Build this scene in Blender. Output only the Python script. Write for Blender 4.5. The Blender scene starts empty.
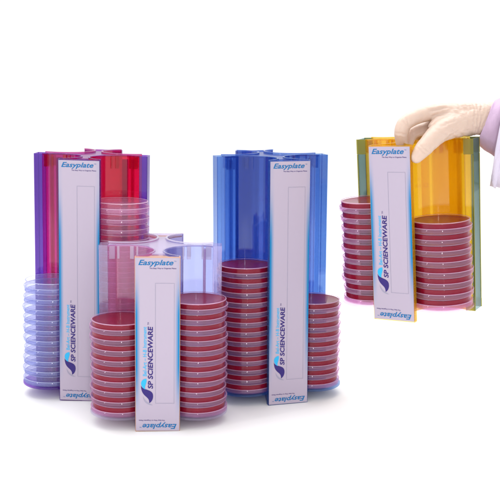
import bpy, bmesh, math, random
from mathutils import Vector, Matrix, noise
random.seed(7)
sc = bpy.context.scene
COL = sc.collection
PI = math.pi
R = math.radians

# ------------------------------------------------------------------ camera
CAM_H, PITCH, FPX = .4523, R(10.0), 989.0
cam = bpy.data.cameras.new('camera')
co = bpy.data.objects.new('camera', cam); COL.objects.link(co)
co.location = (0, 0, CAM_H); co.rotation_euler = (PI/2 - PITCH, 0, 0)
cam.sensor_width = 36; cam.lens = FPX/500*36
cam.clip_start = .01; cam.clip_end = 200
sc.camera = co

def P(px, py, Y):
    """point of the place at depth Y that stands where the photo shows (px, py)"""
    x = (px-250)/FPX; v = (250-py)/FPX
    d = Vector((x, math.cos(PITCH)+v*math.sin(PITCH), -math.sin(PITCH)+v*math.cos(PITCH)))
    return Vector((0, 0, CAM_H)) + d*(Y/d.y)

# ------------------------------------------------------------------ materials
def newmat(name):
    m = bpy.data.materials.new(name); m.use_nodes = True
    nt = m.node_tree; nt.nodes.clear()
    out = nt.nodes.new('ShaderNodeOutputMaterial')
    return m, nt, out

def clear_plastic(name, tint, body=.06, bodycol=None, rough=.06, streak=0.0, f0=.05, f90=.75, bump=.12):
    """thin clear plastic: tinted see-through, glossy at grazing angles, slightly milky"""
    m, nt, out = newmat(name); N = nt.nodes.new; L = nt.links.new
    tr = N('ShaderNodeBsdfTransparent'); tr.inputs[0].default_value = (*tint, 1)
    gl = N('ShaderNodeBsdfGlossy'); gl.inputs['Roughness'].default_value = rough
    df = N('ShaderNodeBsdfDiffuse'); df.inputs[0].default_value = (*(bodycol or tint), 1)
    tl = N('ShaderNodeBsdfTranslucent'); tl.inputs[0].default_value = (*(bodycol or tint), 1)
    lw = N('ShaderNodeLayerWeight'); lw.inputs[0].default_value = .5
    pw = N('ShaderNodeMath'); pw.operation = 'POWER'; pw.inputs[1].default_value = 5; L(lw.outputs['Facing'], pw.inputs[0])
    ma = N('ShaderNodeMath'); ma.operation = 'MULTIPLY_ADD'; ma.inputs[1].default_value = f90-f0; ma.inputs[2].default_value = f0
    L(pw.outputs[0], ma.inputs[0])
    dt = N('ShaderNodeMixShader'); dt.inputs[0].default_value = .5; L(df.outputs[0], dt.inputs[1]); L(tl.outputs[0], dt.inputs[2])
    mb = N('ShaderNodeMixShader'); mb.inputs[0].default_value = body; L(tr.outputs[0], mb.inputs[1]); L(dt.outputs[0], mb.inputs[2])
    mg = N('ShaderNodeMixShader'); L(ma.outputs[0], mg.inputs[0]); L(mb.outputs[0], mg.inputs[1]); L(gl.outputs[0], mg.inputs[2])
    tc = N('ShaderNodeTexCoord')
    ns = N('ShaderNodeTexNoise'); ns.inputs['Scale'].default_value = 22; ns.inputs['Detail'].default_value = 2
    mp = N('ShaderNodeMapping'); mp.inputs['Scale'].default_value = (1, 1, .25)
    L(tc.outputs['Object'], mp.inputs[0]); L(mp.outputs[0], ns.inputs['Vector'])
    bp = N('ShaderNodeBump'); bp.inputs['Strength'].default_value = bump; bp.inputs['Distance'].default_value = .004
    L(ns.outputs[0], bp.inputs['Height']); L(bp.outputs[0], gl.inputs['Normal'])
    if streak:
        mr = N('ShaderNodeMapRange'); mr.inputs[1].default_value = .35; mr.inputs[2].default_value = .75
        mr.inputs[3].default_value = body; mr.inputs[4].default_value = body+streak
        L(ns.outputs[0], mr.inputs[0]); L(mr.outputs[0], mb.inputs[0])
    L(mg.outputs[0], out.inputs[0])
    return m

def principled(name, col, rough=.5, coat=0, sss=0, bump=None, spec=.5, var=None):
    m, nt, out = newmat(name); N = nt.nodes.new; L = nt.links.new
    b = N('ShaderNodeBsdfPrincipled'); b.inputs['Base Color'].default_value = (*col, 1)
    b.inputs['Roughness'].default_value = rough; b.inputs['Coat Weight'].default_value = coat
    b.inputs['Coat Roughness'].default_value = .08
    b.inputs['Specular IOR Level'].default_value = spec
    if sss:
        b.inputs['Subsurface Weight'].default_value = sss; b.inputs['Subsurface Scale'].default_value = .01
        b.inputs['Subsurface Radius'].default_value = (1, .5, .3)
    tc = N('ShaderNodeTexCoord')
    if bump:
        sc_, st, dist, stretch = bump
        mp = N('ShaderNodeMapping'); mp.inputs['Scale'].default_value = stretch
        ns = N('ShaderNodeTexNoise'); ns.inputs['Scale'].default_value = sc_; ns.inputs['Detail'].default_value = 4
        L(tc.outputs['Object'], mp.inputs[0]); L(mp.outputs[0], ns.inputs['Vector'])
        bp = N('ShaderNodeBump'); bp.inputs['Strength'].default_value = st; bp.inputs['Distance'].default_value = dist
        L(ns.outputs[0], bp.inputs['Height']); L(bp.outputs[0], b.inputs['Normal'])
    if var:
        ns2 = N('ShaderNodeTexNoise'); ns2.inputs['Scale'].default_value = var[1]; ns2.inputs['Detail'].default_value = 3
        L(tc.outputs['Object'], ns2.inputs['Vector'])
        mx = N('ShaderNodeMix'); mx.data_type = 'RGBA'; mx.inputs[6].default_value = (*col, 1); mx.inputs[7].default_value = (*var[0], 1)
        L(ns2.outputs[0], mx.inputs[0]); L(mx.outputs[2], b.inputs['Base Color'])
    L(b.outputs[0], out.inputs[0])
    return m

def label_material(name, H, w):
    """printed sheet: pale lilac, cyan bands along both long edges that fade out up, down and inwards"""
    m, nt, out = newmat(name); N = nt.nodes.new; L = nt.links.new
    b = N('ShaderNodeBsdfPrincipled'); b.inputs['Roughness'].default_value = .5; b.inputs['Specular IOR Level'].default_value = .25
    tc = N('ShaderNodeTexCoord'); sp = N('ShaderNodeSeparateXYZ'); L(tc.outputs['Object'], sp.inputs[0])
    ab = N('ShaderNodeMath'); ab.operation = 'ABSOLUTE'; L(sp.outputs['X'], ab.inputs[0])
    e = N('ShaderNodeMapRange'); e.inputs[1].default_value = w-.0070; e.inputs[2].default_value = w-.0022
    e.inputs[3].default_value = 0; e.inputs[4].default_value = 1; L(ab.outputs[0], e.inputs[0])
    ep = N('ShaderNodeMath'); ep.operation = 'POWER'; ep.inputs[1].default_value = 1.1; L(e.outputs[0], ep.inputs[0])
    cr = N('ShaderNodeValToRGB'); cr.color_ramp.interpolation = 'EASE'
    cr.color_ramp.elements[0].position = 0.05; cr.color_ramp.elements[0].color = (0, 0, 0, 1)
    cr.color_ramp.elements[1].position = .40; cr.color_ramp.elements[1].color = (1, 1, 1, 1)
    k = cr.color_ramp.elements.new(.66); k.color = (1, 1, 1, 1)
    k = cr.color_ramp.elements.new(.93); k.color = (.1, .1, .1, 1)
    zz = N('ShaderNodeMath'); zz.operation = 'DIVIDE'; zz.inputs[1].default_value = H; L(sp.outputs['Z'], zz.inputs[0]); L(zz.outputs[0], cr.inputs[0])
    mu = N('ShaderNodeMath'); mu.operation = 'MULTIPLY'; L(ep.outputs[0], mu.inputs[0]); L(cr.outputs[0], mu.inputs[1])
    mx = N('ShaderNodeMix'); mx.data_type = 'RGBA'
    mx.inputs[6].default_value = (.43, .37, .465, 1); mx.inputs[7].default_value = (.0, .19, .43, 1)
    L(mu.outputs[0], mx.inputs[0]); L(mx.outputs[2], b.inputs['Base Color'])
    L(b.outputs[0], out.inputs[0])
    return m

M = {}
M['floor'] = principled('white_sweep', (.96, .96, .96), .6, spec=.1)
M['print_blue'] = principled('ink_blue', (.005, .14, .36), .4, spec=.2)
M['print_cyan'] = principled('ink_cyan', (.03, .40, .72), .4, spec=.2)
M['print_navy'] = principled('ink_navy', (.035, .02, .16), .4, spec=.2)
M['print_grey'] = principled('ink_grey', (.30, .28, .38), .5)
M['agar'] = principled('blood_agar', (.17, .001, .015), .35, spec=.12, var=((.26, .002, .024), 60))
M['dish'] = clear_plastic('dish_plastic', (.985, .94, .975), .004, (.85, .55, .75), .07, f0=.012, f90=.36, bump=.015)
M['lid'] = clear_plastic('lid_plastic', (.95, .84, .945), .12, (.97, .50, .76), .06, f0=.035, f90=.40, bump=.015)
M['rim'] = clear_plastic('rim_highlight', (.96, .86, .95), .38, (.92, .66, .84), .08, f0=.06, f90=.5, bump=.0)  # pale milky colour paints in the bright edge highlights of lid and dish
for side, tb, tl, bb, bl in (('pink_lit', (.975, .93, .97), (.95, .88, .97), (.99, .52, .74), (.99, .64, .82)),
                             ('lavender_lit', (.95, .95, .985), (.85, .87, .98), (.70, .66, .96), (.62, .66, .97))):  # same clear dishes; coloured light on each stack is put into the tint
    M['empty_dish_'+side] = clear_plastic('empty_dish_'+side, tb, .075, bb, .08, f0=.03, f90=.18, bump=.015)
    M['empty_lid_'+side] = clear_plastic('empty_lid_'+side, tl, .13, bl, .08, f0=.04, f90=.22, bump=.015)
    M['empty_rim_highlight_'+side] = clear_plastic('empty_rim_highlight_'+side, tl, .42, tuple(.5+.5*c for c in bl), .08, f0=.06, f90=.4, bump=0)  # paler still, painting in the rim highlights
M['glove'] = principled('latex_glove', (.56, .405, .325), .42, sss=.2, bump=(55, .35, .004, (1, 1, 1)), var=((.64, .49, .41), 25))
M['coat'] = principled('coat_cloth', (.62, .56, .68), .85, bump=(420, .5, .0010, (1, 1, 1)), spec=.1)
M['cuff'] = principled('cuff_cloth', (.58, .42, .58), .85, bump=(420, .5, .0010, (1, 1, .3)), spec=.1)

# ------------------------------------------------------------------ mesh helpers
def link(name, bm, mat, parent=None, smooth=False, bevel=0):
    if bevel:
        bmesh.ops.bevel(bm, geom=[e for e in bm.edges if e.calc_face_angle(0) > .6], offset=bevel, segments=2, profile=.5, affect='EDGES', clamp_overlap=True)
    bmesh.ops.recalc_face_normals(bm, faces=bm.faces)
    me = bpy.data.meshes.new(name); bm.to_mesh(me); bm.free()
    me.materials.append(mat)
    if smooth:
        for p in me.polygons: p.use_smooth = True
        try: me.set_sharp_from_angle(angle=R(38))
        except Exception: pass
    o = bpy.data.objects.new(name, me); COL.objects.link(o)
    if parent: o.parent = parent
    return o

def box(bm, x0, x1, y0, y1, z0, z1):
    v = [bm.verts.new((x, y, z)) for z in (z0, z1) for x, y in ((x0, y0), (x1, y0), (x1, y1), (x0, y1))]
    for f in ((3, 2, 1, 0), (4, 5, 6, 7), (0, 1, 5, 4), (1, 2, 6, 5), (2, 3, 7, 6), (3, 0, 4, 7)):
        bm.faces.new([v[i] for i in f])

def prism(bm, pts, z0, z1):
    a = [bm.verts.new((x, y, z0)) for x, y in pts]; b = [bm.verts.new((x, y, z1)) for x, y in pts]
    n = len(pts)
    bm.faces.new(a[::-1]); bm.faces.new(b)
    for i in range(n): bm.faces.new([a[i], a[(i+1) % n], b[(i+1) % n], b[i]])

def lathe(bm, prof, seg=56, closed=True):
    rings = []
    for r, z in prof:
        if r < 1e-6: rings.append([bm.verts.new((0, 0, z))])
        else: rings.append([bm.verts.new((r*math.cos(2*PI*i/seg), r*math.sin(2*PI*i/seg), z)) for i in range(seg)])
    k = len(rings)
    for j in range(k if closed else k-1):
        a, b = rings[j], rings[(j+1) % k]
        for i in range(seg):
            i2 = (i+1) % seg
            if len(a) == 1 and len(b) == 1: continue
            if len(a) == 1: bm.faces.new([a[0], b[i], b[i2]])
            elif len(b) == 1: bm.faces.new([a[i], b[0], a[i2]])
            else: bm.faces.new([a[i], b[i], b[i2], a[i2]])

def thing(name, label, cat, loc=(0, 0, 0), group=None):
    o = bpy.data.objects.new(name, None); COL.objects.link(o)
    o.location = loc; o['label'] = label; o['category'] = cat
    o.empty_display_size = .02
    if group: o['group'] = group
    return o

# ------------------------------------------------------------------ the setting
bm = bmesh.new()
box(bm, -14, 14, -6, 26, -.02, 0)
fl = link('tabletop', bm, M['floor']); fl['kind'] = 'structure'

# ------------------------------------------------------------------ rack dimensions (metres)
A, LD, LW = .082, .0940, .0286        # reach of side arms, label distance, label half width
C, RN, T = .0494, .0425, .0020        # niche centre, niche radius, wall thickness
HS, HT = .2291, .3405                 # short and tall rack
ZB = .0164                            # height of the dish shelf
PH = .01368                           # pitch of filled dishes
DR = .0404

def arc_pts(r, a0, a1, n):
    return [(-C + r*math.cos(R(a0+(a1-a0)*i/n)), -C + r*math.sin(R(a0+(a1-a0)*i/n))) for i in range(n+1)]
def mir(pts, sx, sy): return [(x*sx, y*sy) for x, y in pts]

A_SIDE = math.degrees(math.atan2(math.sqrt(RN**2-.0206**2), -.0206))
A_LAB = -math.degrees(math.acos((C-LW)/RN))

# text ---------------------------------------------------------------------
def text_bm(bm, s, x0, z0, w, h, rot=0, shear=0, bold=0, d=.00025):
    """lettering fitted to a box w x h whose lower left corner is (x0, z0); rot = 0, 90 or 180"""
    cu = bpy.data.curves.new('t', 'FONT'); cu.body = s; cu.shear = shear; cu.offset = bold; cu.resolution_u = 3
    ob = bpy.data.objects.new('t', cu); COL.objects.link(ob)
    dg = bpy.context.evaluated_depsgraph_get(); me = bpy.data.meshes.new_from_object(ob.evaluated_get(dg))
    vs = [v.co.copy() for v in me.vertices]
    ax, bx_ = min(v.x for v in vs), max(v.x for v in vs); ay, by = min(v.y for v in vs), max(v.y for v in vs)
    tw, th = (w, h) if rot in (0, 180) else (h, w)
    new = []
    for v in vs:
        u = (v.x-ax)/(bx_-ax)*tw; q = (v.y-ay)/(by-ay)*th
        if rot == 0: X, Z = u, q
        elif rot == 180: X, Z = w-u, h-q
        else: X, Z = w-q, u                # reads upwards
        new.append(bm.verts.new((x0+X, -d, z0+Z)))
    for p in me.polygons:
        try: bm.faces.new([new[i] for i in p.vertices])
        except ValueError: pass
    COL.objects.unlink(ob); bpy.data.objects.remove(ob); bpy.data.curves.remove(cu); bpy.data.meshes.remove(me)

def poly(bm, pts, d=.00025):
    bm.faces.new([bm.verts.new((x, -d, z)) for x, z in pts])

def bez(p0, p1, p2, p3, n=12):
    return [tuple((1-t)**3*a+3*(1-t)**2*t*b+3*(1-t)*t*t*c+t**3*e for a, b, c, e in zip(p0, p1, p2, p3)) for t in [i/n for i in range(n)]]

PRINT = {}
def print_meshes(H, tall):
    """print on a label sheet: x from the label's middle, z up from its foot"""
    k = 1.0
    e = {}
    m = .001
    for up in (1, 0):                                                  # product name and small print, upright and upside down
        b = bmesh.new(); text_bm(b, 'Easyplate', -24*m if up else -19.5*m, H-12.6*m if up else 3.6*m, 44.0*m, 8.8*m, 0 if up else 180, .32, .018)
        e['product_name'+'.'*up] = (b, 'print_blue')
        b = bmesh.new()
        if up: text_bm(b, 'The Easy Way to Organize Plates', -10*m, H-15.8*m, 33.5*m, 2.1*m, 0, 0, .012)
        else: text_bm(b, 'The Easy Way to Organize Plates', -24*m, 14.2*m, 33.5*m, 2.1*m, 180, 0, .012)
        e['small_print'+'.'*up] = (b, 'print_navy')
        b = bmesh.new(); text_bm(b, 'TM', *((20.8*m, H-6.2*m, 2.6*m, 1.4*m) if up else (-23*m, 5.2*m, 2.6*m, 1.4*m, 180)))
        e['trade_mark'+'.'*up] = (b, 'print_blue')
    b = bmesh.new()
    z0 = 57.5*m
    text_bm(b, 'SP SCIENCEWARE', -12.4*m, z0, 6.6*m, 82*m, 90, .1, .028)
    e['company_name'] = (b, 'print_navy')
    b = bmesh.new(); text_bm(b, 'TM', -12.6*m, z0+84*m, 1.9*m, 3.4*m, 90)
    e['trade_mark..'] = (b, 'print_navy')
    b = bmesh.new()
    text_bm(b, 'Bel-Art \u2013 H-B Instrument', -18.6*m, z0+16.5*m, 4.8*m, 65*m, 90, .1, .012)
    e['company_line'] = (b, 'print_cyan')
    # logo: light blue leaf over a navy swoosh over a grey shadow
    def q(px, py): return ((px/5.55+130-158.6)*1.27*m, (81.5-py/5.55)*1.31*m)
    b = bmesh.new()
    poly(b, [q(*p) for p in bez((96, 152), (78, 154), (66, 164), (67, 182))+bez((67, 182), (69, 196), (78, 208), (92, 214))+bez((92, 214), (80, 196), (104, 178), (96, 152))])
    e['logo_leaf'] = (b, 'print_cyan')
    b = bmesh.new()
    poly(b, [q(*p) for p in bez((66, 190), (76, 222), (134, 206), (134, 250))+bez((134, 250), (134, 268), (126, 284), (112, 290))+bez((112, 290), (116, 246), (68, 262), (66, 190))])
    e['logo_swoosh'] = (b, 'print_navy')
    b = bmesh.new()
    poly(b, [q(*p) for p in bez((78, 252), (88, 280), (112, 292), (133, 302))+bez((133, 302), (110, 304), (78, 290), (78, 252))], .0002)
    e['logo_shadow'] = (b, 'print_grey')
    b = bmesh.new()                                                    # hairline frame for writing in
    x0, x1 = -2.9*m, 21.3*m; a1, a0 = (H-H*.146, H*.165) if not tall else (H-H*.105, H*.105)
    lw = .45*m
    for f in (((x0, a0), (x1, a0), (x1, a0+lw), (x0, a0+lw)), ((x0, a1-lw), (x1, a1-lw), (x1, a1), (x0, a1)),
              ((x0, a0+lw), (x0+lw, a0+lw), (x0+lw, a1-lw), (x0, a1-lw)), ((x1-lw, a0+lw), (x1, a0+lw), (x1, a1-lw), (x1-lw, a1-lw))):
        poly(b, f)
    e['frame_line'] = (b, 'print_grey')
    out = {}
    for n, (b, mt) in e.items():
        me = bpy.data.meshes.new(n.strip('.')); b.to_mesh(me); b.free(); me.materials.append(M[mt]); out[n] = me
    return out

def make_rack(label, tall, mats, loc, yaw, roll=0, tilt=0, cap=None):
    H = HT if tall else HS
    key = 'tall' if tall else 'short'
    if key not in PRINT:
        PRINT[key] = print_meshes(H, tall); M['label_'+key] = label_material('label_'+key, H, LW)
    t = thing('dish_rack', label, 'dish rack', loc)
    t.rotation_mode = 'XYZ'
    t.matrix_world = Matrix.Translation(loc) @ Matrix.Rotation(roll, 4, 'Y') @ Matrix.Rotation(tilt, 4, 'X') @ Matrix.Rotation(yaw, 4, 'Z')
    wall, strip, rib, holder, tabm, plate, rimm = mats
    for sx in (1, -1):
        for sy in (1, -1):
            bm = bmesh.new()                                           # concave niche wall
            inner = arc_pts(RN, A_SIDE, A_LAB, 44); outer = arc_pts(RN+T, A_LAB+1.5, A_SIDE-.5, 44)
            prism(bm, mir(inner+outer, sx, sy), 0, H)
            w_ = link('niche_wall', bm, wall[0 if sx > 0 else 1], t, smooth=True)
            ins = .0003 if sy < 0 else 0
            bm = bmesh.new(); prism(bm, mir(arc_pts(RN-ins, A_SIDE, A_LAB, 44)+arc_pts(RN+T+.0003, A_LAB+1.5, A_SIDE-.5, 44), sx, sy), H+.0001, H+(.0016 if sy < 0 else .0006))
            link('top_rim', bm, rimm if sy < 0 or cap else strip, w_, smooth=True)  # rim colours paint in the light that the wall edges catch
            # hanging tabs just under the rim, on the niche side
            for ang, wd in ((111, 10), (99.5, 4), (74, 7), (63, 3)):
                bm = bmesh.new(); da = wd/2
                prism(bm, mir(arc_pts(RN-.0001, ang+da, ang-da, 4)+arc_pts(RN-.0016, ang-da, ang+da, 4), sx, sy), H-.0185, H-.0012)
                link('tab', bm, tabm, w_, bevel=.0003)
            # small embossed mark
            bm = bmesh.new()
            for ang, zz, wd, hh in ((45, .058, 3.2, .0007), (45, .0625, 3.2, .0007), (41.6, .0603, .5, .005), (48.4, .0603, .5, .005),
                                    (33, .060, 1.0, .004), (29, .061, 1.2, .0016), (25.5, .0595, .8, .004), (22, .060, 1.4, .003)):
                prism(bm, mir(arc_pts(RN-.0001, ang+wd, ang-wd, 3)+arc_pts(RN-.0008, ang-wd, ang+wd, 3), sx, sy), H-zz-hh/2, H-zz+hh/2)
            link('embossed_mark', bm, M['dish'], w_)
            # stiffening rib behind the wall
            for ang, wd in ((102, 2.2), (88, 5.0)):
                if rib[0 if wd < 3 else 1] is None: continue
                bm = bmesh.new()
                prism(bm, mir(arc_pts(RN+T+.0003, ang+wd, ang-wd, 5)+arc_pts(RN+T+.0018, ang-wd, ang+wd, 5), sx, sy), .002, H-.006)
                link('rib', bm, rib[0 if wd < 3 else 1], w_, smooth=True)
    for sx in (1, -1):                                                 # hollow edge strip at the end of each side arm
        bm = bmesh.new(); x0, x1 = .0702, A; yy = C-math.sqrt(RN**2-.0206**2)+.0006
        o = [(x0, -yy), (x1, -yy), (x1, yy), (x0, yy)]
        q = .0018
        if cap and sx > 0:
            box(bm, x0, x1-.0025, -yy-.00002, -yy+q, 0, H); fl_ = bm; bm = bmesh.new()
        for a, b_ in (((x0 if not (cap and sx > 0) else x1-.0023, -yy), (x1, -yy+q)), ((x0, yy-q), (x1, yy)), ((x1-q, -yy+q+.0002), (x1, yy-q-.0002))):
            X0, X1 = sorted((a[0]*sx, b_[0]*sx)); box(bm, X0, X1, a[1], b_[1], .0, H)
        es = link('edge_strip', bm, strip, t, bevel=.0003)
        if cap and sx > 0: link('flange', fl_, wall[1], es, bevel=.0003)
        if cap:
            for z0, z1 in ((H-.020, H+.0004), (.0-.0004, .012)):
                bm = bmesh.new(); X0, X1 = sorted(((x0-.001)*sx, (x1+.0006)*sx)); 
                for a, b_ in ((-yy-.0006, -yy-.00005), (yy+.00005, yy+.0006)): box(bm, X0, X1, a, b_, z0, z1)
                link('strip_cap', bm, cap, es)
            for yq in (-1, 1):
                bm = bmesh.new(); X0, X1 = sorted(((x1-.0012)*sx, (x1+.0005)*sx)); Y0, Y1 = sorted(((yy+.0005)*yq, (yy-.0012)*yq))
                box(bm, X0, X1, Y0, Y1, .0125, H-.0205); link('edge_trim', bm, cap, es)
    for sy in (-1, 1):                                                 # label holder in front, blank panel behind
        bm = bmesh.new(); y1 = LD; y0 = C+math.sqrt(RN**2-(C-LW)**2)
        for a in ((-LW, LW, y1-.002, y1), (-LW, -LW+.0018, y0+.0004, y1-.0022), (LW-.0018, LW, y0+.0004, y1-.0022)):
            Y0, Y1 = sorted((a[2]*sy, a[3]*sy)); box(bm, a[0], a[1], Y0, Y1, 0, H)
        link('label_holder' if sy < 0 else 'back_panel', bm, holder if sy < 0 else plate, t, bevel=.0004)
    bm = bmesh.new()                                                   # printed sheet
    w2 = LW-.0008
    box(bm, -w2, w2, -.0006, 0, .0012, H-.0012)
    lb = link('label', bm, M['label_'+key], t); lb.location = (0, -LD-.0001, 0)
    for n, me in PRINT[key].items():
        o = bpy.data.objects.new(n.strip('.'), me); COL.objects.link(o); o.parent = lb; o.location = (0, -.0006, 0)
    # star shaped top plate between the niches, open at the label end
    pts = []
    a = arc_pts(RN+T+.0002, A_SIDE-2, -24, 30)
    pts += a
    pts += mir(a, 1, 1)[0:0]
    q1 = a; q2 = mir(a, 1, -1); q3 = mir(a, -1, -1); q4 = mir(a, -1, 1)
    loop = q1 + q4[::-1] + q3 + q2[::-1]
    bm = bmesh.new(); prism(bm, loop, H-.0022, H-.0007)
    link('top_plate', bm, plate, t)
    for sy in (1, -1):                                                 # recessed cap over each wide end
        a = arc_pts(RN+T+.0002, -24.6, A_LAB+2, 12); y1 = -LD+.0024
        lp = mir(a, 1, sy) + [(-LW+.002, y1*sy), (LW-.002, y1*sy)] + mir(a, -1, sy)[::-1]
        bm = bmesh.new(); prism(bm, lp, H-.0042, H-.0028)
        link('holder_cap', bm, holder, t)
    for sx in (1, -1):                                                 # dish shelves of the front niches
        for sy in (-1,):
            bm = bmesh.new(); lathe(bm, [(0, ZB-.0035), (RN-.0022, ZB-.0035), (RN-.0012, ZB-.0027), (RN-.0012, ZB-.0004), (0, ZB-.0004)], closed=False)
            bmesh.ops.translate(bm, verts=bm.verts, vec=(sx*C, sy*C, 0))
            link('shelf', bm, M['lid'] if cap else strip, t, smooth=True)
    return t

# ------------------------------------------------------------------ petri dishes
def dish_meshes(empty, pitch):
    h = pitch-.0002; r = DR
    e = {}
    lm, dm, rmn = ('empty_lid_'+empty, 'empty_dish_'+empty, 'empty_rim_highlight_'+empty) if empty else ('lid', 'dish', 'rim')
    b = bmesh.new()     # lid lies below, its rim turned up round the dish
    lathe(b, [(0, 0), (r-.0016, 0), (r-.0006, .0004), (r-.0001, .0013), (r+.0001, .0026), (r, h*.30), (r-.0004, h*.40), (r-.0010, h*.48), (r-.0013, h*.48), (r-.0012, h*.30), (r-.0011, .0022), (r-.0018, .0013), (0, .0013)], closed=False)
    e['lid'] = (b, lm)
    b = bmesh.new(); r2 = r-.0019
    lathe(b, [(0, h), (r2-.0016, h), (r2-.0013, h+.00015), (r2-.0006, h-.0001), (r2-.0001, h-.0009), (r2, h-.0018), (r2, .0030), (r2-.0010, .0030), (r2-.0011, h-.0014), (0, h-.0014)], closed=False)
    e['dish_base'] = (b, dm)
    b = bmesh.new(); lathe(b, [(r-.0010, h*.44), (r+.0002, h*.44), (r+.0003, h*.47), (r, h*.505), (r-.0010, h*.505)])  # lip and stacking ring carry the painted edge highlights
    e['lid_lip'] = (b, rmn)
    b = bmesh.new(); lathe(b, [(r2-.0017, h-.0004), (r2-.0002, h-.0008), (r2-.0001, h-.0003), (r2-.0006, h+.00012), (r2-.0017, h+.00014)])
    e['stacking_ring'] = (b, rmn)
    if not empty:
        b = bmesh.new(); r3 = r2-.0012
        lathe(b, [(0, h-.0015), (r3, h-.0015), (r3, h*.40+.0004), (r3-.0006, h*.40), (0, h*.40+.0003)], closed=False)
        e['agar'] = (b, 'agar')
    out = []
    for n, (b, mt) in e.items():
        bmesh.ops.recalc_face_normals(b, faces=b.faces)
        me = bpy.data.meshes.new(n); b.to_mesh(me); b.free(); me.materials.append(M[mt])
        for p in me.polygons: p.use_smooth = True
        me.set_sharp_from_angle(angle=R(38))
        out.append((n, me))
    return out
KIND = {}
ORD = ['topmost', 'second', 'third', 'fourth', 'fifth', 'sixth', 'seventh', 'eighth', 'ninth', 'tenth', 'eleventh', 'twelfth', 'thirteenth',
       'fourteenth', 'fifteenth', 'sixteenth', 'seventeenth', 'eighteenth']
def stack(rack, side, n, empty, rackname, pitch):
    key = (empty, pitch)
    if key not in KIND: KIND[key] = dish_meshes(empty, pitch)
    what = 'empty clear petri dish' if empty else 'petri dish of red agar'
    sd = 'left' if side < 0 else 'right'
    first = None
    for i in range(n):
        k = n-1-i
        lab = '%s, %s%s of %s stack, %s rack' % (what, ORD[k], ' from top' if k else '', sd, rackname)
        jx, jy = random.uniform(-.0012, .0012), random.uniform(-.0009, .0009)
        mw = rack.matrix_world @ Matrix.Translation((side*C+jx, -C+jy, ZB+i*pitch)) @ Matrix.Rotation(random.uniform(0, 6), 4, 'Z')
        if first is None:
            first = thing('petri_dish', lab, 'petri dish', group='%s dishes in the %s rack, %s stack' % ('empty' if empty else 'red agar', rackname, sd))
            for nm, me in KIND[key]:
                o = bpy.data.objects.new(nm, me); COL.objects.link(o); o.parent = first
            t = first
        else:
            t = first.copy(); COL.objects.link(t); t['label'] = lab
            for ch in first.children:
                c = ch.copy(); COL.objects.link(c); c.parent = t
        t.matrix_world = mw

# ------------------------------------------------------------------ racks
clear_wall = clear_plastic('clear_lilac_plastic', (.95, .91, .97), .05, (.78, .62, .84), .05, f90=.55)
clear_left = clear_plastic('clear_plastic_pink_lit', (.95, .80, .90), .13, (.92, .40, .66), .05, f90=.5)  # clear wall; pink reflections and coloured light are put into its tint
clear_right = clear_plastic('clear_plastic_periwinkle_lit', (.79, .81, .93), .07, (.40, .44, .80), .05, f90=.5)  # same clear wall, with the bluish reflected light painted into its tint
clear_edge = clear_plastic('clear_lilac_edge', (.93, .90, .985), .12, (.78, .72, .95), .08, f90=.55)
clear_rib = clear_plastic('clear_pink_rib', (.97, .86, .90), .10, (.90, .62, .66), .06)
clear_hold = clear_plastic('clear_peach_holder', (.96, .84, .76), .55, (.92, .62, .46), .10)
clear_tab = clear_plastic('clear_tab', (.95, .93, .98), .30, (.90, .84, .96), .10)
clear_top = clear_plastic('clear_lilac_top', (.92, .88, .97), .5, (.80, .74, .92), .12, f90=.5)
clear_rim = clear_plastic('clear_lilac_rim', (.95, .92, .98), .55, (.88, .82, .96), .10)  # paler than the walls, painting in light on the top edges
blue_wall = clear_plastic('blue_plastic', (.52, .65, .885), .13, (.06, .17, .58), .06, f90=.6, bump=.06)
blue_edge = clear_plastic('light_blue_plastic', (.60, .73, .92), .16, (.08, .24, .66), .07, f90=.6)
blue_tab = clear_plastic('blue_tab', (.70, .78, .93), .10, (.05, .12, .50), .06)
blue_top = clear_plastic('blue_top', (.50, .60, .87), .4, (.10, .18, .56), .12, f90=.5)
blue_rim = clear_plastic('blue_rim', (.60, .70, .92), .45, (.10, .22, .66), .10)
mag_wall = clear_plastic('crimson_plastic', (.95, .30, .52), .22, (.86, .012, .13), .06, f90=.6, bump=.06)
mag_left = clear_plastic('magenta_plastic', (.86, .36, .70), .18, (.50, .02, .28), .06, f90=.6, bump=.06)
mag_edge = clear_plastic('violet_plastic', (.60, .40, .82), .22, (.20, .07, .50), .07, f90=.6)
mag_rib = clear_plastic('violet_rib', (.72, .42, .82), .30, (.30, .03, .36), .06)
mag_rib2 = clear_plastic('crimson_rib', (.88, .30, .46), .15, (.70, .01, .10), .06)
mag_top = clear_plastic('violet_top', (.74, .46, .80), .4, (.46, .16, .50), .12, f90=.5)
mag_rim = clear_plastic('pink_rim', (.85, .50, .75), .45, (.62, .16, .42), .10)
amb_wall = clear_plastic('amber_plastic', (.98, .885, .42), .22, (.95, .58, .012), .06, f90=.6, bump=.06)
amb_edge = clear_plastic('grey_green_plastic', (.74, .85, .84), .42, (.17, .31, .31), .08, f90=.6)
amb_rib = clear_plastic('amber_rib', (.96, .84, .42), .12, (.85, .46, .01), .06)
amb_cap = clear_plastic('olive_cap', (.80, .76, .30), .45, (.46, .42, .03), .10)

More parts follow.
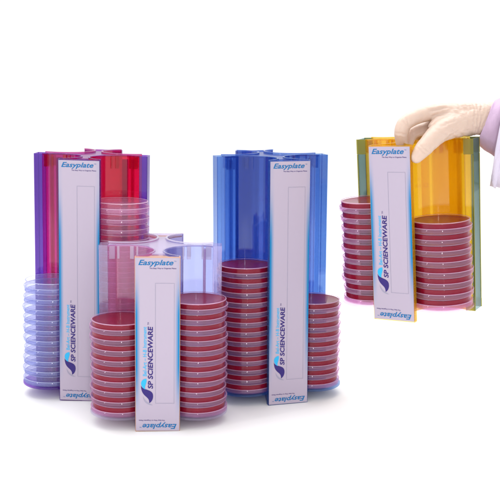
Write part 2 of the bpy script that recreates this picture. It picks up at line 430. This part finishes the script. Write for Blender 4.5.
front = make_rack('short clear lilac rack in front with two stacks of red dishes', False, ((clear_left, clear_right), clear_edge, (clear_rib, None), clear_hold, clear_tab, clear_top, clear_rim),
                  (-.1236, 1.311, 0), R(2.6), .016)
blue = make_rack('tall royal blue rack with two stacks of red dishes', True, ((blue_wall, blue_wall), blue_edge, (blue_tab, None), blue_edge, blue_tab, blue_top, blue_rim),
                 (.0287, 1.416, 0), R(15.0), .003)
purple = make_rack('tall crimson and violet rack with stacks of empty dishes', True, ((mag_left, mag_wall), mag_edge, (mag_rib2, mag_rib), mag_edge, mag_rib2, mag_top, mag_rim),
                   (-.2369, 1.432, 0), R(-2.0), .026)
held = make_rack('amber yellow rack held up in the air by a gloved hand', False, ((amb_wall, amb_wall), amb_edge, (amb_rib, None), amb_wall, amb_rib, amb_wall, amb_wall),
                 (.2370, 1.339, .1405), R(-30.9), -.0574, .017, cap=amb_cap)
bpy.context.view_layer.update()
stack(front, -1, 9, False, 'short clear', PH)
stack(front, 1, 11, False, 'short clear', PH)
stack(blue, -1, 13, False, 'tall blue', PH)
stack(blue, 1, 9, False, 'tall blue', PH)
stack(purple, -1, 10, 'lavender_lit', 'tall crimson', .0149)
stack(purple, 1, 18, 'pink_lit', 'tall crimson', .0147)
stack(held, -1, 10, False, 'held amber', PH)
stack(held, 1, 8, False, 'held amber', .01420)

# ------------------------------------------------------------------ gloved hand and sleeve
def cone_capsule(bm, p0, r0, p1, r1, seg=20):
    """tapered capsule"""
    d = (p1-p0); ln = d.length; rot = d.to_track_quat('Z', 'Y').to_matrix()
    rings = []
    prof = [(r0*math.cos(a), -r0*math.sin(a)) for a in [PI/2*(1-i/6) for i in range(7)]]
    prof += [(r1*math.cos(a), ln+r1*math.sin(a)) for a in [PI/2*i/6 for i in range(7)]]
    for r, z in prof:
        if r < 1e-5: rings.append([bm.verts.new(p0+rot@Vector((0, 0, z)))])
        else: rings.append([bm.verts.new(p0+rot@Vector((r*math.cos(2*PI*i/seg), r*math.sin(2*PI*i/seg), z))) for i in range(seg)])
    for a, b in zip(rings, rings[1:]):
        for i in range(seg):
            j = (i+1) % seg
            if len(a) == 1: bm.faces.new([a[0], b[j], b[i]])
            elif len(b) == 1: bm.faces.new([a[i], a[j], b[0]])
            else: bm.faces.new([a[i], a[j], b[j], b[i]])

def chain(bm, pts):
    q0 = [(P(x, y, Y), r*.001) for x, y, Y, r in pts]; q = []
    for i in range(len(q0)-1):                                         # rounded joints: pass a smooth curve through them
        a, b = q0[max(i-1, 0)], q0[i]; c, d = q0[i+1], q0[min(i+2, len(q0)-1)]
        for k in range(5):
            t = k/5; f = lambda p0, p1, p2, p3: (p1*2+(p2-p0)*t+(p0*2-p1*5+p2*4-p3)*t*t+(p1*3-p0-p2*3+p3)*t**3)*.5
            q.append((f(a[0], b[0], c[0], d[0]), f(a[1], b[1], c[1], d[1])))
    q.append(q0[-1])
    for (a, ra), (b, rb) in zip(q, q[1:]): cone_capsule(bm, a, ra, b, rb)

person = thing('person', 'gloved hand and lilac coat sleeve reaching in to hold up the amber rack', 'person', P(486, 124, 1.335))
bm = bmesh.new()
# index finger arches over the top and hooks behind the label
chain(bm, [(480, 118, 1.320, 20), (456, 115, 1.305, 16), (434, 112.5, 1.292, 11), (420, 115.5, 1.284, 9.6), (405.5, 123, 1.276, 9.4), (401.5, 134, 1.275, 8.6), (402.5, 146, 1.278, 7.6)])
# middle finger
chain(bm, [(480, 118, 1.335, 21), (456, 114, 1.330, 15.5), (435, 113.5, 1.322, 11.5), (427, 127, 1.303, 8.6), (413, 133.2, 1.295, 8.0), (408, 143, 1.298, 7.4)])
# ring finger
chain(bm, [(480, 119, 1.350, 20), (458, 116, 1.350, 14.5), (438, 116, 1.345, 11.0), (424, 127, 1.330, 8.3), (417, 134.5, 1.325, 7.6), (414, 139.0, 1.322, 7.2)])
# little finger
chain(bm, [(481, 120, 1.358, 18), (461, 120, 1.368, 12.5), (444, 121, 1.368, 9.2), (432, 129, 1.358, 7.4), (426, 134, 1.352, 6.8), (422, 137.5, 1.346, 6.4)])
# thumb with its fleshy base
chain(bm, [(480, 119.5, 1.318, 20.5), (459, 123.5, 1.296, 18.0), (444, 129.5, 1.276, 14.5), (434, 137.5, 1.262, 12.2), (424.5, 147.8, 1.250, 11.0), (416.6, 156.8, 1.245, 8.2)])
# web between thumb and index
chain(bm, [(452, 118, 1.295, 14), (440, 122, 1.284, 9.0), (433, 126.5, 1.276, 6.0)])
# heel of the hand and forearm
chain(bm, [(478, 119, 1.335, 22), (492, 118.5, 1.338, 22.5), (512, 120, 1.342, 25), (560, 126, 1.350, 31)])
me = bpy.data.meshes.new('raw'); bm.to_mesh(me); bm.free()
raw = bpy.data.objects.new('raw', me); COL.objects.link(raw)
rm = raw.modifiers.new('r', 'REMESH'); rm.mode = 'VOXEL'; rm.voxel_size = .0011
sm = raw.modifiers.new('s', 'SMOOTH'); sm.factor = .6; sm.iterations = 9
dg = bpy.context.evaluated_depsgraph_get()
hm = bpy.data.meshes.new_from_object(raw.evaluated_get(dg)); hm.name = 'gloved_hand'
bpy.data.objects.remove(raw)
# latex folds: creases across the finger joints, the web and the wrist
creases = []
def crease(a, b, amp, wid, ext):          # a,b in photo coords + depth: a short ridge/groove line
    creases.append((P(*a), P(*b), amp, wid, ext))
for k in range(5):                                            # wrist folds
    crease((470+k*4.2, 107+k*1.5, 1.312), (463+k*4.4, 131-k*.6, 1.305), -.0011, .0019, .030)
for k in range(4):                                            # web folds radiating from the thumb base
    crease((452+k*1.5, 121+k*3.2, 1.28), (437+k*1.5, 128+k*4.0, 1.268), -.0010, .0016, .020)
for a, b in (((470, 133, 1.30), (447, 116, 1.29)), ((474, 128, 1.305), (452, 110, 1.29)), ((463, 136, 1.30), (441, 123, 1.275)), ((477, 122, 1.31), (460, 105, 1.30)),
             ((455, 137, 1.29), (436, 131, 1.262)), ((447, 112, 1.29), (432, 116, 1.28)), ((446, 108, 1.29), (430, 111, 1.28))):
    crease(a, b, -.0013, .0017, .022)
for k in range(3): crease((473+k*3.6, 104+k, 1.312), (470+k*3.6, 134, 1.305), -.0014, .0016, .028)
crease((406, 118, 1.27), (410, 127, 1.268), -.0008, .0013, .014)
crease((402, 121, 1.268), (409, 127, 1.266), -.0007, .0012, .014)
crease((397, 133, 1.267), (406, 135, 1.267), -.0008, .0012, .014)
crease((420, 145, 1.24), (429, 151, 1.24), -.0007, .0012, .014)
crease((418, 148, 1.24), (426, 153.5, 1.24), -.0006, .0010, .014)
crease((413, 128, 1.285), (413, 138, 1.287), -.0006, .0012, .012)
hm.calc_loop_triangles()
nrm = [v.normal.copy() for v in hm.vertices]
for i, v in enumerate(hm.vertices):
    p = v.co; d = 0
    for a, b, amp, wid, ext in creases:
        ab = b-a; tt = max(-.15, min(1.15, (p-a).dot(ab)/ab.length_squared)); q = a+ab*tt
        r_ = (p-q); rl = r_.length
        if rl > ext: continue
        side = Vector((0, 1, 0)).cross(ab).normalized(); s = r_.dot(side)
        s += .0012*noise.noise(p*180)
        fade = (1-rl/ext)*min(1, max(0, (tt+.15)/.3))*min(1, max(0, (1.15-tt)/.3))
        d += amp*fade*(math.exp(-(s/wid)**2)-.55*math.exp(-((s-wid*2.1)/wid)**2))
    d += .0004*noise.noise(p*90) + .0009*noise.noise(p*38) + .0005*abs(noise.noise(Vector((p.x*120, p.y*120, p.z*40))))
    w1 = noise.noise(Vector((p.x*70+noise.noise(p*30)*2.2, p.y*40, p.z*150)))
    d -= .0004*max(0, .22-abs(w1))/.22*max(0, min(1, (p.x-.225)/.05))
    v.co = p + nrm[i]*d
hm.materials.clear(); hm.materials.append(M['glove'])
for p in hm.polygons: p.use_smooth = True
hand = bpy.data.objects.new('gloved_hand', hm); COL.objects.link(hand)
bpy.context.view_layer.update()
hand.parent = person; hand.matrix_parent_inverse = person.matrix_world.inverted()

def sleeve(name, rings, mat, thick, seed, wr, parent):
    """loose cloth tube; ring = top point, bottom point (photo coords), depth centre, depth half size, lean of the near side in px"""
    seg, sub = 72, 7
    bm = bmesh.new(); rs = []
    for k in range(len(rings)-1):
        for j in range(sub + (1 if k == len(rings)-2 else 0)):
            t = j/sub; a, b = rings[k], rings[k+1]
            rs.append([[x+(y-x)*t for x, y in zip(p, q)] if isinstance(p, tuple) else p+(q-p)*t for p, q in zip(a, b)])
    vr = []
    for ri, (tp, bt, Y, hy, lean) in enumerate(rs):
        top = P(tp[0], tp[1], Y); bot = P(bt[0], bt[1], Y); c = (top+bot)/2; u = (top-bot)/2
        row = []
        for i in range(seg):
            a = 2*PI*i/seg
            p = c + u*math.cos(a) + Vector((0, -hy*math.sin(a), 0)) + Vector((-lean*.0013*math.sin(a), 0, 0))
            rad = (p-c).normalized()
            n = noise.noise(Vector((math.cos(a)*1.6+seed, math.sin(a)*1.6, ri*.16)))*wr + noise.noise(Vector((math.cos(a)*4+seed, math.sin(a)*4, ri*.45)))*wr*.35
            p += rad*n
            row.append(bm.verts.new(p))
        vr.append(row)
    for a, b in zip(vr, vr[1:]):
        for i in range(seg):
            j = (i+1) % seg; bm.faces.new([a[i], a[j], b[j], b[i]])
    bmesh.ops.recalc_face_normals(bm, faces=bm.faces)
    bmesh.ops.solidify(bm, geom=bm.faces[:], thickness=thick)
    o = link(name, bm, mat, None, smooth=True)
    bpy.context.view_layer.update()
    o.parent = parent; o.matrix_parent_inverse = parent.matrix_world.inverted()
    return o
def hem(name, ra, rb, t0, t1, grow, mat, th, seed, wr, parent):
    out = []
    for t in (t0, t1):
        tp, bt = [tuple(p+(q-p)*t for p, q in zip(ra[k], rb[k])) for k in (0, 1)]
        c = [(p+q)/2 for p, q in zip(tp, bt)]
        tp, bt = [tuple(cc+(p-cc)*grow for p, cc in zip(v, c)) for v in (tp, bt)]
        out.append((tp, bt, ra[2]+(rb[2]-ra[2])*t, (ra[3]+(rb[3]-ra[3])*t)*grow, ra[4]+(rb[4]-ra[4])*t))
    return sleeve(name, out, mat, th, seed, wr, parent)
SR = [((505, 98), (490, 186), 1.338, .066, 13.5), ((530, 90), (524, 196), 1.340, .070, 12), ((575, 88), (575, 206), 1.345, .072, 0)]
CR = [((494.5, 100.5), (476.8, 143.5), 1.336, .041, 8), ((502, 98), (493.5, 157), 1.338, .044, 8), ((514, 100), (508, 162), 1.340, .045, 8)]
slv = sleeve('sleeve', SR, M['coat'], .0016, 3, .0035, person)
hem('hem', SR[0], SR[1], -.005, .17, 1.022, M['coat'], .0012, 3, .0035, slv)
cf = sleeve('cuff', CR, M['cuff'], .0022, 11, .0030, slv)
cf.name = 'cuff'
# ------------------------------------------------------------------ light: white studio tent, soft boxes
w = bpy.data.worlds.new('World'); sc.world = w; w.use_nodes = True
bg = w.node_tree.nodes['Background']; bg.inputs[0].default_value = (1, 1, 1, 1); bg.inputs[1].default_value = 1.08

def area(name, loc, tgt, sx, sy, power, col=(1, 1, 1)):
    l = bpy.data.lights.new(name, 'AREA'); l.shape = 'RECTANGLE'; l.size = sx; l.size_y = sy; l.energy = power; l.color = col
    o = bpy.data.objects.new(name, l); COL.objects.link(o); o.location = loc
    o.rotation_euler = (Vector(tgt)-Vector(loc)).to_track_quat('-Z', 'Y').to_euler()
area('overhead_softbox', (-.1, 2.1, 1.9), (0, 1.35, 0), 2.6, 2.0, 48)
area('strip_light', (.12, -.25, .62), (0, 1.4, .1), .05, .55, 4.5)
area('side_strip_light', (-1.3, .5, .6), (-.05, 1.4, .1), .06, .7, 3)

# ------------------------------------------------------------------ render settings
sc.view_settings.view_transform = 'Standard'; sc.view_settings.look = 'None'
sc.view_settings.exposure = 0; sc.view_settings.gamma = 1
sc.cycles.transparent_max_bounces = 96; sc.cycles.max_bounces = 12
sc.cycles.diffuse_bounces = 3; sc.cycles.glossy_bounces = 4
sc.cycles.use_denoising = True
sc.cycles.caustics_reflective = False; sc.cycles.caustics_refractive = False
sc.cycles.sample_clamp_indirect = 4
